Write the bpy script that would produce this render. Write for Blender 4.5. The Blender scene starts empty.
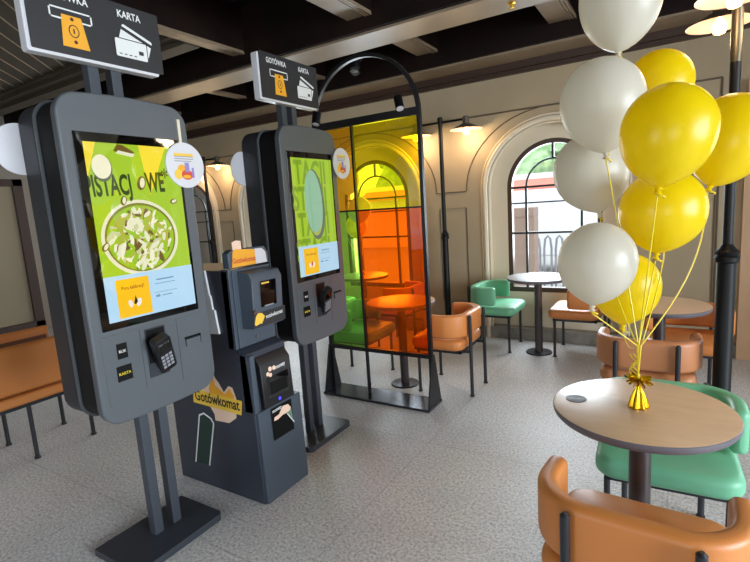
import bpy, bmesh, math, random
from mathutils import Vector, Matrix, Euler
random.seed(7)
PI = math.pi
scene = bpy.context.scene
COL = scene.collection

# ------------------------------------------------------------------ materials
def lin(c):
    c = c / 255.0
    return c / 12.92 if c <= 0.04045 else ((c + 0.055) / 1.055) ** 2.4
def rgb(r, g, b): return (lin(r), lin(g), lin(b), 1.0)

def mat(name, col, rough=0.5, metal=0.0, spec=0.5, emit=None, estr=1.0, noise=None, bump=None, coat=0.0):
    m = bpy.data.materials.new(name); m.use_nodes = True
    nt = m.node_tree; b = nt.nodes['Principled BSDF']
    b.inputs['Base Color'].default_value = col
    b.inputs['Roughness'].default_value = rough
    b.inputs['Metallic'].default_value = metal
    b.inputs['Specular IOR Level'].default_value = spec
    if coat: b.inputs['Coat Weight'].default_value = coat; b.inputs['Coat Roughness'].default_value = 0.03; b.inputs['Coat IOR'].default_value = 2.1
    if emit:
        b.inputs['Emission Color'].default_value = emit
        b.inputs['Emission Strength'].default_value = estr
    if noise:
        scale, col2, lo, hi = noise
        tc = nt.nodes.new('ShaderNodeTexCoord')
        n = nt.nodes.new('ShaderNodeTexNoise'); n.inputs['Scale'].default_value = scale; n.inputs['Detail'].default_value = 5
        r = nt.nodes.new('ShaderNodeValToRGB')
        r.color_ramp.elements[0].position = lo; r.color_ramp.elements[0].color = col
        r.color_ramp.elements[1].position = hi; r.color_ramp.elements[1].color = col2
        nt.links.new(tc.outputs['Object'], n.inputs['Vector']); nt.links.new(n.outputs['Fac'], r.inputs['Fac'])
        nt.links.new(r.outputs['Color'], b.inputs['Base Color'])
    if bump:
        scale, st = bump
        tc = nt.nodes.new('ShaderNodeTexCoord')
        n = nt.nodes.new('ShaderNodeTexNoise'); n.inputs['Scale'].default_value = scale; n.inputs['Detail'].default_value = 3
        bp = nt.nodes.new('ShaderNodeBump'); bp.inputs['Strength'].default_value = st; bp.inputs['Distance'].default_value = 0.002
        nt.links.new(tc.outputs['Object'], n.inputs['Vector']); nt.links.new(n.outputs['Fac'], bp.inputs['Height'])
        nt.links.new(bp.outputs['Normal'], b.inputs['Normal'])
    return m

M = {}
M['shell'] = mat('grey powder coat', rgb(86, 90, 94), 0.42)
M['case'] = mat('black plastic case', rgb(14, 14, 16), 0.6, spec=0.3)
M['rear'] = mat('dark grey plastic', rgb(42, 44, 50), 0.45)
M['pole'] = mat('steel blue grey paint', rgb(66, 71, 79), 0.4)
M['base'] = mat('charcoal paint', rgb(56, 60, 68), 0.38)
M['bezel'] = mat('black glass', rgb(5, 5, 6), 0.03, spec=0.9)
M['white'] = mat('white acrylic', rgb(214, 212, 216), 0.4)
M['offwhite'] = mat('white paper', rgb(225, 225, 228), 0.7)
M['signblk'] = mat('sign black', rgb(42, 41, 43), 0.55)
M['print'] = mat('white print', rgb(226, 226, 224), 0.6)
M['orange_p'] = mat('orange print', rgb(240, 168, 40), 0.6)
M['brown_p'] = mat('brown print', rgb(86, 40, 20), 0.6)
M['yellow_p'] = mat('yellow print', rgb(240, 196, 70), 0.6)
M['pink_p'] = mat('pale pink print', rgb(240, 205, 180), 0.6)
M['red_p'] = mat('red print', rgb(205, 70, 60), 0.6)
M['violet_p'] = mat('violet print', rgb(150, 130, 190), 0.6)
M['grey_p'] = mat('grey print', rgb(150, 150, 158), 0.6)
M['green_p'] = mat('dark green print', rgb(22, 50, 42), 0.6)
M['sage_p'] = mat('sage print', rgb(110, 140, 115), 0.6)
M['ink'] = mat('dark ink', rgb(30, 22, 18), 0.6)
M['blackp'] = mat('matt black', rgb(7, 7, 8), 0.6, spec=0.2)
M['mach'] = mat('anthracite sheet metal', rgb(48, 53, 64), 0.42)
M['machf'] = mat('slate sheet metal', rgb(70, 79, 90), 0.4)
M['frame'] = mat('black steel', rgb(20, 19, 22), 0.4, spec=0.4)
M['framebase'] = mat('dark steel plate', rgb(70, 72, 78), 0.25, 0.7)
M['chrome'] = mat('steel', rgb(190, 190, 190), 0.2, 1.0)
M['leg'] = mat('graphite tube', rgb(52, 52, 56), 0.35, 0.4)
M['orange'] = mat('tan orange leatherette', rgb(204, 126, 64), 0.42, bump=(260, 0.15))
M['painted_shade'] = mat('dark brown painted shade', rgb(96, 56, 30), 0.6)  # dark colour standing in for the shade inside the sofa
M['green'] = mat('sage green leatherette', rgb(108, 176, 138), 0.45, bump=(260, 0.15))
M['brown'] = mat('tan brown leatherette', rgb(182, 118, 76), 0.45, bump=(260, 0.15))
M['tpole'] = mat('dark bronze pole', rgb(82, 74, 74), 0.28, 0.6)
M['tedge'] = mat('graphite table edge', rgb(98, 92, 98), 0.45)
M['greytop'] = mat('grey laminate top', rgb(150, 150, 152), 0.3)
M['disc'] = mat('grey charging pad', rgb(118, 118, 122), 0.4)
M['post'] = mat('black cast iron', rgb(10, 9, 9), 0.5, spec=0.3)
M['bronze'] = mat('bronze tube', rgb(94, 84, 66), 0.35, 0.6)
M['shade'] = mat('enamel lamp shade', rgb(205, 178, 160), 0.5)
M['shadetop'] = mat('dark shade top', rgb(90, 78, 66), 0.5)
M['bulb'] = mat('lit bulb', rgb(255, 225, 170), 0.3, emit=rgb(255, 205, 140), estr=5)
M['wall'] = mat('warm plaster', rgb(174, 156, 128), 0.85, noise=(1.3, rgb(166, 149, 122), 0.4, 0.6), bump=(60, 0.15))
M['walldim'] = mat('grey plaster', rgb(172, 166, 156), 0.85)
M['cream'] = mat('cream paint', rgb(222, 209, 186), 0.7)
M['stone'] = mat('grey stone skirting', rgb(140, 134, 124), 0.6, noise=(9, rgb(118, 112, 104), 0.4, 0.65))
M['line'] = mat('bronze wall line', rgb(92, 78, 62), 0.5)
M['wood_d'] = mat('dark brown wood', rgb(58, 38, 28), 0.5)
M['winframe'] = mat('brown window frame', rgb(70, 54, 44), 0.5)
M['muntin'] = mat('black muntin', rgb(36, 38, 38), 0.5)
M['beam'] = mat('dark stained beam', rgb(30, 16, 11), 0.55, spec=0.2, noise=(3, rgb(18, 10, 8), 0.35, 0.65))
M['soffit'] = mat('greige beam board', rgb(142, 124, 102), 0.4, noise=(2.5, rgb(130, 112, 92), 0.35, 0.65))
M['ceil'] = mat('black brown ceiling', rgb(11, 8, 7), 0.8, spec=0.2)
M['plank'] = mat('brown ceiling plank', rgb(70, 60, 47), 0.6, noise=(2.0, rgb(60, 51, 40), 0.35, 0.65))
M['lwood'] = mat('light oak', rgb(196, 158, 122), 0.5)
M['gold'] = mat('gold foil', rgb(206, 158, 16), 0.25, 0.85)
M['ribbon'] = mat('yellow ribbon', rgb(226, 200, 40), 0.4)
M['led'] = mat('blue led', rgb(60, 60, 220), 0.4, emit=rgb(70, 70, 240), estr=1.0)
M['pad'] = mat('beige glazing panel', rgb(150, 138, 114), 0.25)
M['street'] = mat('pale paving', rgb(176, 176, 172), 0.9)
M['vanw'] = mat('white panel', rgb(236, 238, 240), 0.6)
M['redf'] = mat('red awning', rgb(222, 130, 112), 0.7)
M['brownf'] = mat('brown stone', rgb(160, 138, 126), 0.8)
M['leaf'] = mat('green leaves', rgb(140, 176, 124), 0.8, noise=(2.2, rgb(190, 214, 170), 0.35, 0.65))
M['bark'] = mat('bark', rgb(92, 76, 60), 0.9)
M['keys'] = mat('pale keys', rgb(150, 150, 155), 0.5)
M['termb'] = mat('black terminal plastic', rgb(22, 22, 26), 0.35)

def emis(name, r, g, b, k=1.0):
    c = rgb(r, g, b)
    m = mat(name, (c[0]*0.15, c[1]*0.15, c[2]*0.15, 1), 0.03, spec=0.5, emit=c, estr=k, coat=1.0)
    return m
E = {}
for n, c in dict(lime=(160, 196, 46), lime2=(150, 190, 36), sky=(176, 212, 236), card=(246, 190, 30), ink=(44, 66, 22), cream=(236, 232, 200),
                 bowl=(196, 200, 150), bowlin=(120, 120, 40), nut=(170, 176, 60), nutw=(226, 224, 190), mint=(140, 186, 156), mintd=(96, 108, 84),
                 ttl=(120, 158, 34), txt=(150, 76, 20), blk=(40, 34, 30), blue=(110, 150, 176), choc=(110, 88, 40), yel=(238, 214, 60), pinkw=(238, 226, 220),
                 lbl=(220, 220, 220), lbly=(220, 200, 50), red=(200, 60, 50)).items():
    E[n] = emis('screen ' + n, *c, k=0.8)

def transp(name, col, gloss=0.06, rough=0.03, tint=None, diff=0.0):
    m = bpy.data.materials.new(name); m.use_nodes = True
    nt = m.node_tree; nt.nodes.remove(nt.nodes['Principled BSDF'])
    out = nt.nodes['Material Output']
    t = nt.nodes.new('ShaderNodeBsdfTransparent'); t.inputs['Color'].default_value = col
    g = nt.nodes.new('ShaderNodeBsdfGlossy'); g.inputs['Roughness'].default_value = rough
    if tint: g.inputs['Color'].default_value = tint
    base = t
    if diff:
        d = nt.nodes.new('ShaderNodeBsdfTranslucent'); d.inputs['Color'].default_value = col
        d2 = nt.nodes.new('ShaderNodeBsdfDiffuse'); d2.inputs['Color'].default_value = col
        md = nt.nodes.new('ShaderNodeMixShader'); md.inputs[0].default_value = 0.4
        nt.links.new(d.outputs[0], md.inputs[1]); nt.links.new(d2.outputs[0], md.inputs[2])
        mm = nt.nodes.new('ShaderNodeMixShader'); mm.inputs[0].default_value = diff
        nt.links.new(t.outputs[0], mm.inputs[1]); nt.links.new(md.outputs[0], mm.inputs[2]); base = mm
    lw = nt.nodes.new('ShaderNodeFresnel'); lw.inputs['IOR'].default_value = 1.5
    mth = nt.nodes.new('ShaderNodeMath'); mth.operation = 'MULTIPLY_ADD'; mth.inputs[1].default_value = 1.0; mth.inputs[2].default_value = gloss
    nt.links.new(lw.outputs[0], mth.inputs[0])
    mx = nt.nodes.new('ShaderNodeMixShader')
    nt.links.new(mth.outputs[0], mx.inputs[0]); nt.links.new(base.outputs[0], mx.inputs[1]); nt.links.new(g.outputs[0], mx.inputs[2])
    nt.links.new(mx.outputs[0], out.inputs['Surface'])
    return m
M['glass'] = transp('clear window glass', (0.95, 0.97, 0.97, 1), 0.0)
M['pyellow'] = transp('yellow acrylic', (0.90, 0.72, 0.012, 1), 0.0, diff=0.15)
M['pamber'] = transp('amber acrylic', (0.92, 0.46, 0.02, 1), 0.0, diff=0.2)
M['porange'] = transp('orange acrylic', (1.0, 0.14, 0.003, 1), 0.0, diff=0.2)
M['pgreen'] = transp('green acrylic', (0.36, 0.70, 0.09, 1), 0.0, diff=0.15)

def latex(name, col):
    m = bpy.data.materials.new(name); m.use_nodes = True
    nt = m.node_tree; b = nt.nodes['Principled BSDF']; out = nt.nodes['Material Output']
    b.inputs['Base Color'].default_value = col; b.inputs['Roughness'].default_value = 0.3
    t = nt.nodes.new('ShaderNodeBsdfTranslucent'); t.inputs['Color'].default_value = col
    mx = nt.nodes.new('ShaderNodeMixShader'); mx.inputs[0].default_value = 0.5
    nt.links.new(b.outputs[0], mx.inputs[1]); nt.links.new(t.outputs[0], mx.inputs[2]); nt.links.new(mx.outputs[0], out.inputs['Surface'])
    return m
M['byellow'] = latex('yellow latex', rgb(244, 220, 16))
M['bwhite'] = latex('pearl white latex', rgb(226, 220, 206))

def wood_top():
    m = bpy.data.materials.new('oak laminate top'); m.use_nodes = True
    nt = m.node_tree; b = nt.nodes['Principled BSDF']; b.inputs['Roughness'].default_value = 0.33
    tc = nt.nodes.new('ShaderNodeTexCoord'); mp = nt.nodes.new('ShaderNodeMapping'); mp.inputs['Scale'].default_value = (4, 26, 4)
    mp.inputs['Rotation'].default_value = (0, 0, 0.5)
    n = nt.nodes.new('ShaderNodeTexNoise'); n.inputs['Scale'].default_value = 1.6; n.inputs['Detail'].default_value = 6; n.inputs['Distortion'].default_value = 0.4
    r = nt.nodes.new('ShaderNodeValToRGB')
    r.color_ramp.elements[0].position = 0.3; r.color_ramp.elements[0].color = rgb(202, 166, 133)
    r.color_ramp.elements[1].position = 0.7; r.color_ramp.elements[1].color = rgb(212, 177, 144)
    nt.links.new(tc.outputs['Object'], mp.inputs['Vector']); nt.links.new(mp.outputs[0], n.inputs['Vector'])
    nt.links.new(n.outputs['Fac'], r.inputs['Fac']); nt.links.new(r.outputs['Color'], b.inputs['Base Color'])
    return m
M['oak'] = wood_top()

def floor_mat():
    m = bpy.data.materials.new('speckled concrete floor'); m.use_nodes = True
    nt = m.node_tree; b = nt.nodes['Principled BSDF']; b.inputs['Roughness'].default_value = 0.48
    tc = nt.nodes.new('ShaderNodeTexCoord')
    n1 = nt.nodes.new('ShaderNodeTexNoise'); n1.inputs['Scale'].default_value = 72; n1.inputs['Detail'].default_value = 5; n1.inputs['Roughness'].default_value = 0.8
    n2 = nt.nodes.new('ShaderNodeTexNoise'); n2.inputs['Scale'].default_value = 1.6; n2.inputs['Detail'].default_value = 3
    r1 = nt.nodes.new('ShaderNodeValToRGB')
    e = r1.color_ramp.elements
    e[0].position = 0.36; e[0].color = rgb(140, 138, 136); e[1].position = 0.68; e[1].color = rgb(248, 247, 246)
    x = e.new(0.5); x.color = rgb(212, 209, 207)
    r2 = nt.nodes.new('ShaderNodeValToRGB')
    r2.color_ramp.elements[0].position = 0.3; r2.color_ramp.elements[0].color = (0.84, 0.84, 0.85, 1)
    r2.color_ramp.elements[1].position = 0.7; r2.color_ramp.elements[1].color = (1, 1, 1, 1)
    mx = nt.nodes.new('ShaderNodeMix'); mx.data_type = 'RGBA'; mx.blend_type = 'MULTIPLY'; mx.inputs['Factor'].default_value = 1
    br = nt.nodes.new('ShaderNodeTexBrick'); br.offset = 0.0
    br.inputs['Color1'].default_value = (1, 1, 1, 1); br.inputs['Color2'].default_value = (0.97, 0.97, 0.97, 1); br.inputs['Mortar'].default_value = (0.8, 0.79, 0.78, 1)
    br.inputs['Scale'].default_value = 1.0; br.inputs['Mortar Size'].default_value = 0.004; br.inputs['Brick Width'].default_value = 1.3; br.inputs['Row Height'].default_value = 1.3
    mx2 = nt.nodes.new('ShaderNodeMix'); mx2.data_type = 'RGBA'; mx2.blend_type = 'MULTIPLY'; mx2.inputs['Factor'].default_value = 1
    L = nt.links
    L.new(tc.outputs['Object'], n1.inputs['Vector']); L.new(tc.outputs['Object'], n2.inputs['Vector']); L.new(tc.outputs['Object'], br.inputs['Vector'])
    L.new(n1.outputs['Fac'], r1.inputs['Fac']); L.new(n2.outputs['Fac'], r2.inputs['Fac'])
    L.new(r1.outputs['Color'], mx.inputs['A']); L.new(r2.outputs['Color'], mx.inputs['B'])
    L.new(mx.outputs['Result'], mx2.inputs['A']); L.new(br.outputs['Color'], mx2.inputs['B'])
    L.new(mx2.outputs['Result'], b.inputs['Base Color'])
    return m
M['floor'] = floor_mat()

# ------------------------------------------------------------------ mesh builder
TEXTS = {}
def text_mesh(s, bold=0.0):
    k = (s, bold)
    if k in TEXTS: return TEXTS[k]
    cu = bpy.data.curves.new('t', 'FONT'); cu.body = s; cu.size = 1.0; cu.offset = bold; cu.resolution_u = 3
    o = bpy.data.objects.new('t', cu); COL.objects.link(o)
    dg = bpy.context.evaluated_depsgraph_get()
    me = bpy.data.meshes.new_from_object(o.evaluated_get(dg))
    vs = [tuple(v.co) for v in me.vertices]; fs = [tuple(p.vertices) for p in me.polygons]
    bpy.data.objects.remove(o); bpy.data.curves.remove(cu); bpy.data.meshes.remove(me)
    TEXTS[k] = (vs, fs); return vs, fs

class MB:
    def __init__(s): s.v = []; s.f = []; s.m = []; s.mats = []; s.sm = []
    def mi(s, m):
        if m not in s.mats: s.mats.append(m)
        return s.mats.index(m)
    def add(s, vs, fs, m, smooth=False, X=None):
        k = len(s.v); i = s.mi(m)
        for v in vs:
            v = Vector(v); s.v.append(X @ v if X else v)
        for f in fs: s.f.append([a + k for a in f]); s.m.append(i); s.sm.append(smooth)
        return s
    def box(s, x0, x1, y0, y1, z0, z1, m, X=None):
        vs = [(x, y, z) for x in (x0, x1) for y in (y0, y1) for z in (z0, z1)]
        fs = [(0, 1, 3, 2), (4, 6, 7, 5), (0, 4, 5, 1), (2, 3, 7, 6), (0, 2, 6, 4), (1, 5, 7, 3)]
        return s.add(vs, fs, m, X=X)
    def prism(s, pts, axis, a0, a1, m, smooth=False, X=None):
        """outline pts (2D, CCW) extruded along axis; x: pts=(y,z); y: pts=(x,z); z: pts=(x,y)"""
        def P(p, a):
            return {'x': (a, p[0], p[1]), 'y': (p[0], a, p[1]), 'z': (p[0], p[1], a)}[axis]
        n = len(pts)
        vs = [P(p, a0) for p in pts] + [P(p, a1) for p in pts]
        s.add(vs, [tuple(range(n))[::-1], tuple(range(n, 2*n))], m, X=X)
        k = len(s.v) - 2*n
        i = s.mi(m)
        for j in range(n):
            s.f.append([k+j, k+(j+1) % n, k+n+(j+1) % n, k+n+j]); s.m.append(i); s.sm.append(smooth)
        return s
    def rings(s, rings, m, smooth=True, cap0=True, cap1=True, closed=True, X=None):
        n = len(rings[0]); vs = [p for r in rings for p in r]; fs = []
        for a in range(len(rings)-1):
            for j in range(n if closed else n-1):
                fs.append((a*n+j, a*n+(j+1) % n, (a+1)*n+(j+1) % n, (a+1)*n+j))
        s.add(vs, fs, m, smooth, X)
        k = len(s.v) - len(vs); i = s.mi(m)
        if cap0: s.f.append([k+j for j in range(n)][::-1]); s.m.append(i); s.sm.append(False)
        if cap1: s.f.append([k+(len(rings)-1)*n+j for j in range(n)]); s.m.append(i); s.sm.append(False)
        return s
    def cyl(s, p0, p1, r0, m, r1=None, seg=20, caps=True):
        p0, p1 = Vector(p0), Vector(p1); r1 = r0 if r1 is None else r1
        d = (p1-p0).normalized(); a = d.orthogonal().normalized(); b = d.cross(a)
        R = [[p + (a*math.cos(t)+b*math.sin(t))*r for t in (2*PI*j/seg for j in range(seg))] for p, r in ((p0, r0), (p1, r1))]
        return s.rings(R, m, True, caps, caps)
    def lathe(s, prof, m, c=(0, 0, 0), seg=32, X=None, cap0=True, cap1=True):
        R = [[(c[0]+r*math.cos(2*PI*j/seg), c[1]+r*math.sin(2*PI*j/seg), c[2]+z) for j in range(seg)] for r, z in prof]
        return s.rings(R, m, True, cap0, cap1, X=X)
    def tube(s, path, r, m, seg=10, closed=False):
        path = [Vector(p) for p in path]; n = len(path); R = []; a = None
        for i, p in enumerate(path):
            q0 = path[i-1] if i else (path[-1] if closed else p); q1 = path[(i+1) % n] if (i < n-1 or closed) else p
            d = (q1-q0).normalized()
            if a is None: a = d.orthogonal().normalized()
            a = (a - d*a.dot(d)).normalized(); b = d.cross(a)
            rr = r(i/(n-1)) if callable(r) else r
            R.append([p+(a*math.cos(2*PI*j/seg)+b*math.sin(2*PI*j/seg))*rr for j in range(seg)])
        if closed: R.append(R[0])
        return s.rings(R, m, True, not closed, not closed)
    def flat(s, pts, m, o, u, v, lift=0.0):
        """printed shape: 2D pts on the plane o + x*u + y*v, raised by lift along u x v"""
        o, u, v = Vector(o), Vector(u), Vector(v); n = u.cross(v)
        return s.add([o+u*x+v*y+n*lift for x, y in pts], [tuple(range(len(pts)))], m)
    def text(s, t, size, x, y, m, o, u, v, lift=0.002, bold=0.0, sx=1.0, align='c', rot=0.0):
        vs, fs = text_mesh(t, bold)
        xs = [p[0] for p in vs]; w = (max(xs)-min(xs)); c0 = min(xs)
        off = {'c': -w/2, 'l': 0, 'r': -w}[align]
        o, u, v = Vector(o), Vector(u), Vector(v); n = u.cross(v); co, si = math.cos(rot), math.sin(rot)
        W = []
        for p in vs:
            a, b = (p[0]-c0+off)*size*sx, p[1]*size
            a, b = a*co-b*si, a*si+b*co
            W.append(o+u*(x+a)+v*(y+b)+n*lift)
        return s.add(W, fs, m)
    def build(s, name, parent=None, bevel=0.0, seg=2, loc=None, sharp=40, sub=0):
        me = bpy.data.meshes.new(name)
        me.from_pydata([tuple(v) for v in s.v], [], s.f)
        for m in s.mats: me.materials.append(m)
        for p, i, q in zip(me.polygons, s.m, s.sm): p.material_index = i; p.use_smooth = q or bevel > 0
        bm = bmesh.new(); bm.from_mesh(me); bmesh.ops.recalc_face_normals(bm, faces=bm.faces) if not getattr(s, 'keep', False) else None
        bm.to_mesh(me); bm.free()
        me.set_sharp_from_angle(angle=math.radians(sharp)) if not bevel else None
        o = bpy.data.objects.new(name, me); COL.objects.link(o)
        if parent is not None: o.parent = parent
        if loc: o.location = loc
        if bevel:
            b = o.modifiers.new('Bevel', 'BEVEL'); b.width = bevel; b.segments = seg; b.limit_method = 'ANGLE'; b.angle_limit = math.radians(35)
            b.harden_normals = True
        return o

def ell(cx, cy, rx, ry, n=28, rot=0.0):
    return [(cx+rx*math.cos(t)*math.cos(rot)-ry*math.sin(t)*math.sin(rot), cy+rx*math.cos(t)*math.sin(rot)+ry*math.sin(t)*math.cos(rot)) for t in (2*PI*j/n for j in range(n))]
def rect(x0, y0, x1, y1): return [(x0, y0), (x1, y0), (x1, y1), (x0, y1)]
def rrect(x0, y0, x1, y1, r, n=6, top=0.0, bot=0.0):
    P = []
    for cx, cy, a in ((x1-r, y1-r, 0), (x0+r, y1-r, PI/2), (x0+r, y0+r, PI), (x1-r, y0+r, 1.5*PI)):
        for j in range(n+1):
            t = a+PI/2*j/n; P.append((cx+r*math.cos(t), cy+r*math.sin(t)))
        nx = {0: x0+r, PI: x1-r}.get(a)
        if nx is not None:
            for j in range(1, 6):
                P.append((cx+(nx-cx)*j/6, y1 if a == 0 else y0))
    mx, hw = (x0+x1)/2, (x1-x0)/2
    mid = (y0+y1)/2
    return [(x, y + (top if y > mid else -bot)*max(0, 1-((x-mx)/hw)**2) if abs(y-mid) > (y1-y0)/2-r*1.01 else y) for x, y in P]

def thing(name, loc, label, cat, group=None, rz=0.0):
    o = bpy.data.objects.new(name, None); COL.objects.link(o); o.location = loc; o.rotation_euler = (0, 0, rz)
    o.empty_display_size = 0.1
    return tag(o, label, cat, group)
def tag(o, label, cat, group=None, kind=None):
    o['label'] = label; o['category'] = cat
    if group: o['group'] = group
    if kind: o['kind'] = kind
    return o
def struct(o): o['kind'] = 'structure'; return o
def dup(root, loc, rz, label, group=None):
    r = root.copy(); COL.objects.link(r); r.location = loc; r.rotation_euler = (0, 0, rz); r['label'] = label
    if group: r['group'] = group
    for ch in list(root.children):
        c = ch.copy(); COL.objects.link(c); c.parent = r
        for g in list(ch.children):
            d = g.copy(); COL.objects.link(d); d.parent = c
    return r
def recolor(root, old, new):
    for ch in list(root.children) + [g for c in root.children for g in c.children]:
        if ch.type == 'MESH' and old.name in [m.name for m in ch.data.materials if m]:
            ch.data = ch.data.copy()
            for i, m in enumerate(ch.data.materials):
                if m == old: ch.data.materials[i] = new

# ------------------------------------------------------------------ camera
F_PX = 485.7
P_, R_, Y_ = [math.radians(a) for a in (8.666, -3.774, -31.997)]
fw = Vector((math.sin(Y_)*math.cos(P_), math.cos(Y_)*math.cos(P_), -math.sin(P_)))
rt = Vector((math.cos(Y_), -math.sin(Y_), 0)); up = rt.cross(fw)
r2 = rt*math.cos(R_)+up*math.sin(R_); u2 = -rt*math.sin(R_)+up*math.cos(R_)
cam = bpy.data.objects.new('camera', bpy.data.cameras.new('camera')); COL.objects.link(cam)
mw = Matrix((r2, u2, -fw)).transposed().to_4x4(); mw.translation = (0, 0, 1.5); cam.matrix_world = mw
cam.data.sensor_width = 36; cam.data.lens = F_PX/750*36; cam.data.clip_start = 0.05; cam.data.clip_end = 100
scene.camera = cam

# ------------------------------------------------------------------ room shell
XW, XE, YS, YN, ZC = -8.2, 4.6, -3.0, 5.08, 3.35
b = MB(); b.box(XW-.1, XE+.1, YS-.1, YN+.2, -0.1, 0, M['floor']); struct(b.build('floor'))

ZSP, ZSILL = 1.60, 0.50
WINS = [-6.58, -4.72, -3.15, -1.06, 2.45]
def arch_pts(cx, rx, zs, rz, n=20, zb=None):
    P = [(cx-rx*math.cos(PI*j/n), zs+rz*math.sin(PI*j/n)) for j in range(n+1)]
    if zb is not None: P = [(cx-rx, zb)] + P + [(cx+rx, zb)]
    return P
def arch_wall(mb, x0, x1, z1, y, ops, m):
    """wall in the plane y with arched openings (cx, rx, zs, rz, zb)"""
    x = x0
    for cx, rx, zs, rz, zb in ops:
        mb.add([(x, y, 0), (cx-rx, y, 0), (cx-rx, y, z1), (x, y, z1)], [(0, 1, 2, 3)], m)
        if zb > 0: mb.add([(cx-rx, y, 0), (cx+rx, y, 0), (cx+rx, y, zb), (cx-rx, y, zb)], [(0, 1, 2, 3)], m)
        A = arch_pts(cx, rx, zs, rz)
        for p, q in zip(A, A[1:]):
            mb.add([(p[0], y, p[1]), (q[0], y, q[1]), (q[0], y, z1), (p[0], y, z1)], [(0, 1, 2, 3)], m)
        x = cx+rx
    mb.add([(x, y, 0), (x1, y, 0), (x1, y, z1), (x, y, z1)], [(0, 1, 2, 3)], m)
NRX, NRZ, WR = 0.635, 0.61, 0.46
DX0, DX1, DZ = 0.53, 1.43, 2.25
b = MB(); b.keep = True
ops = [(c, NRX, ZSP, NRZ, 0.0) for c in WINS]
arch_wall(b, XW, DX0, ZC, YN, [o for o in ops if o[0] < 0], M['wall'])
b.add([(DX0, YN, DZ), (DX1, YN, DZ), (DX1, YN, ZC), (DX0, YN, ZC)], [(0, 1, 2, 3)], M['wall'])
arch_wall(b, DX1, XE, ZC, YN, [o for o in ops if o[0] > 0], M['wall'])
for c, rx, zs, rz, zb in ops:            # reveals of the shallow niches and the wall at their back
    A = arch_pts(c, rx, zs, rz, zb=0)
    for p, q in zip(A, A[1:]):
        b.add([(p[0], YN, p[1]), (q[0], YN, q[1]), (q[0], YN+.1, q[1]), (p[0], YN+.1, p[1])], [(3, 2, 1, 0)], M['cream'])
    arch_wall(b, c-rx-.02, c+rx+.02, zs+rz+.05, YN+.1, [(c, WR, ZSP, WR, ZSILL)], M['cream'])
    A = arch_pts(c, WR, ZSP, WR, zb=ZSILL); A.append(A[0])
    for p, q in zip(A, A[1:]):
        b.add([(p[0], YN+.1, p[1]), (q[0], YN+.1, q[1]), (q[0], YN+.3, q[1]), (p[0], YN+.3, p[1])], [(3, 2, 1, 0)], M['cream'])
struct(b.build('wall_north'))

for i, c in enumerate(WINS):
    y = YN+.13
    b = MB()
    for r_out, r_in in ((WR, WR-.045),):
        A = arch_pts(c, r_out, ZSP, r_out, 24, ZSILL); B = arch_pts(c, r_in, ZSP, r_in, 24, ZSILL+.05)
        A.append(A[0]); B.append(B[0])
        for (p, q), (s, t) in zip(zip(A, A[1:]), zip(B, B[1:])):
            vs = [(p[0], y-.03, p[1]), (q[0], y-.03, q[1]), (t[0], y-.03, t[1]), (s[0], y-.03, s[1]), (p[0], y+.04, p[1]), (q[0], y+.04, q[1]), (t[0], y+.04, t[1]), (s[0], y+.04, s[1])]
            b.add(vs, [(0, 1, 2, 3), (7, 6, 5, 4), (3, 2, 6, 7), (0, 4, 5, 1)], M['winframe'])
    w = struct(b.build('window_%d' % (i+1)))
    b = MB(); r = 0.011; ri = WR-.045; xi = 0.27
    for zz in (ZSP+.0, 1.125): b.box(c-ri, c+ri, y-.015, y+.015, zz-r, zz+r, M['muntin'])
    for sx in (-1, 1): b.box(c+sx*xi-r, c+sx*xi+r, y-.015, y+.015, ZSILL+.05, ZSP, M['muntin'])
    b.tube([(p[0], y, p[1]) for p in arch_pts(c, xi, ZSP, xi, 20)], r, M['muntin'], 6)
    b.box(c-r, c+r, y-.015, y+.015, ZSP+xi, ZSP+ri, M['muntin'])
    b.box(c-ri, c+ri, y-.018, y+.018, 1.43, 1.445, M['muntin'])
    b.build('glazing_bar', w)
    b = MB(); A = arch_pts(c, ri, ZSP, ri, 24, ZSILL+.05)
    b.add([(p[0], y+.02, p[1]) for p in A], [tuple(range(len(A)))], M['glass']); b.build('window_pane', w)

# niche mouldings, wall lines, cornice, skirting
b = MB()
for c in WINS:
    for rx, rz, r, yy in ((NRX+.03, NRZ+.03, .026, YN-.010), (NRX+.07, NRZ+.07, .012, YN-.002), (NRX-.008, NRZ-.008, .010, YN+.01)):
        b.tube([(p[0], yy, p[1]) for p in arch_pts(c, rx, ZSP, rz, 28, 0.0)], r, M['cream'], 8)
struct(b.build('trim_1'))
b = MB(); L = M['line']; rr = .006
LR, LZ = 0.87, 0.76
for c in WINS:
    b.tube([(p[0], YN-.004, p[1]) for p in arch_pts(c, LR, ZSP, LZ, 28)], rr, L, 6)
for a, d in ((-2.28, -1.94), (-5.98, -5.58), (-0.18, 0.28)):
    b.tube([(a, YN-.004, ZSP), (d, YN-.004, ZSP)], rr, L, 6)
    b.tube([(a+.03, YN-.004, .39), (d, YN-.004, .39), (d, YN-.004, 1.425), (a+.03, YN-.004, 1.425)], rr, L, 6, closed=True)
b.tube([(XW, YN-.004, 2.36), (.30, YN-.004, 2.36)], .008, L, 6)
b.tube([(.30, YN-.004, 2.36), (.30, YN-.004, .2)], .008, L, 6)
struct(b.build('trim_2'))
b = MB(); b.box(XW, XE, YN-.09, YN, 2.735, 2.80, M['wood_d']); b.box(XW, XE, YN-.05, YN, 2.70, 2.735, M['wood_d']); struct(b.build('trim_3'))
b = MB(); b.box(XW, DX0, YN-.025, YN+.1, 0, .125, M['stone']); b.box(DX1, XE, YN-.025, YN+.1, 0, .125, M['stone']); struct(b.build('baseboard_north', bevel=.006))
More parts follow.
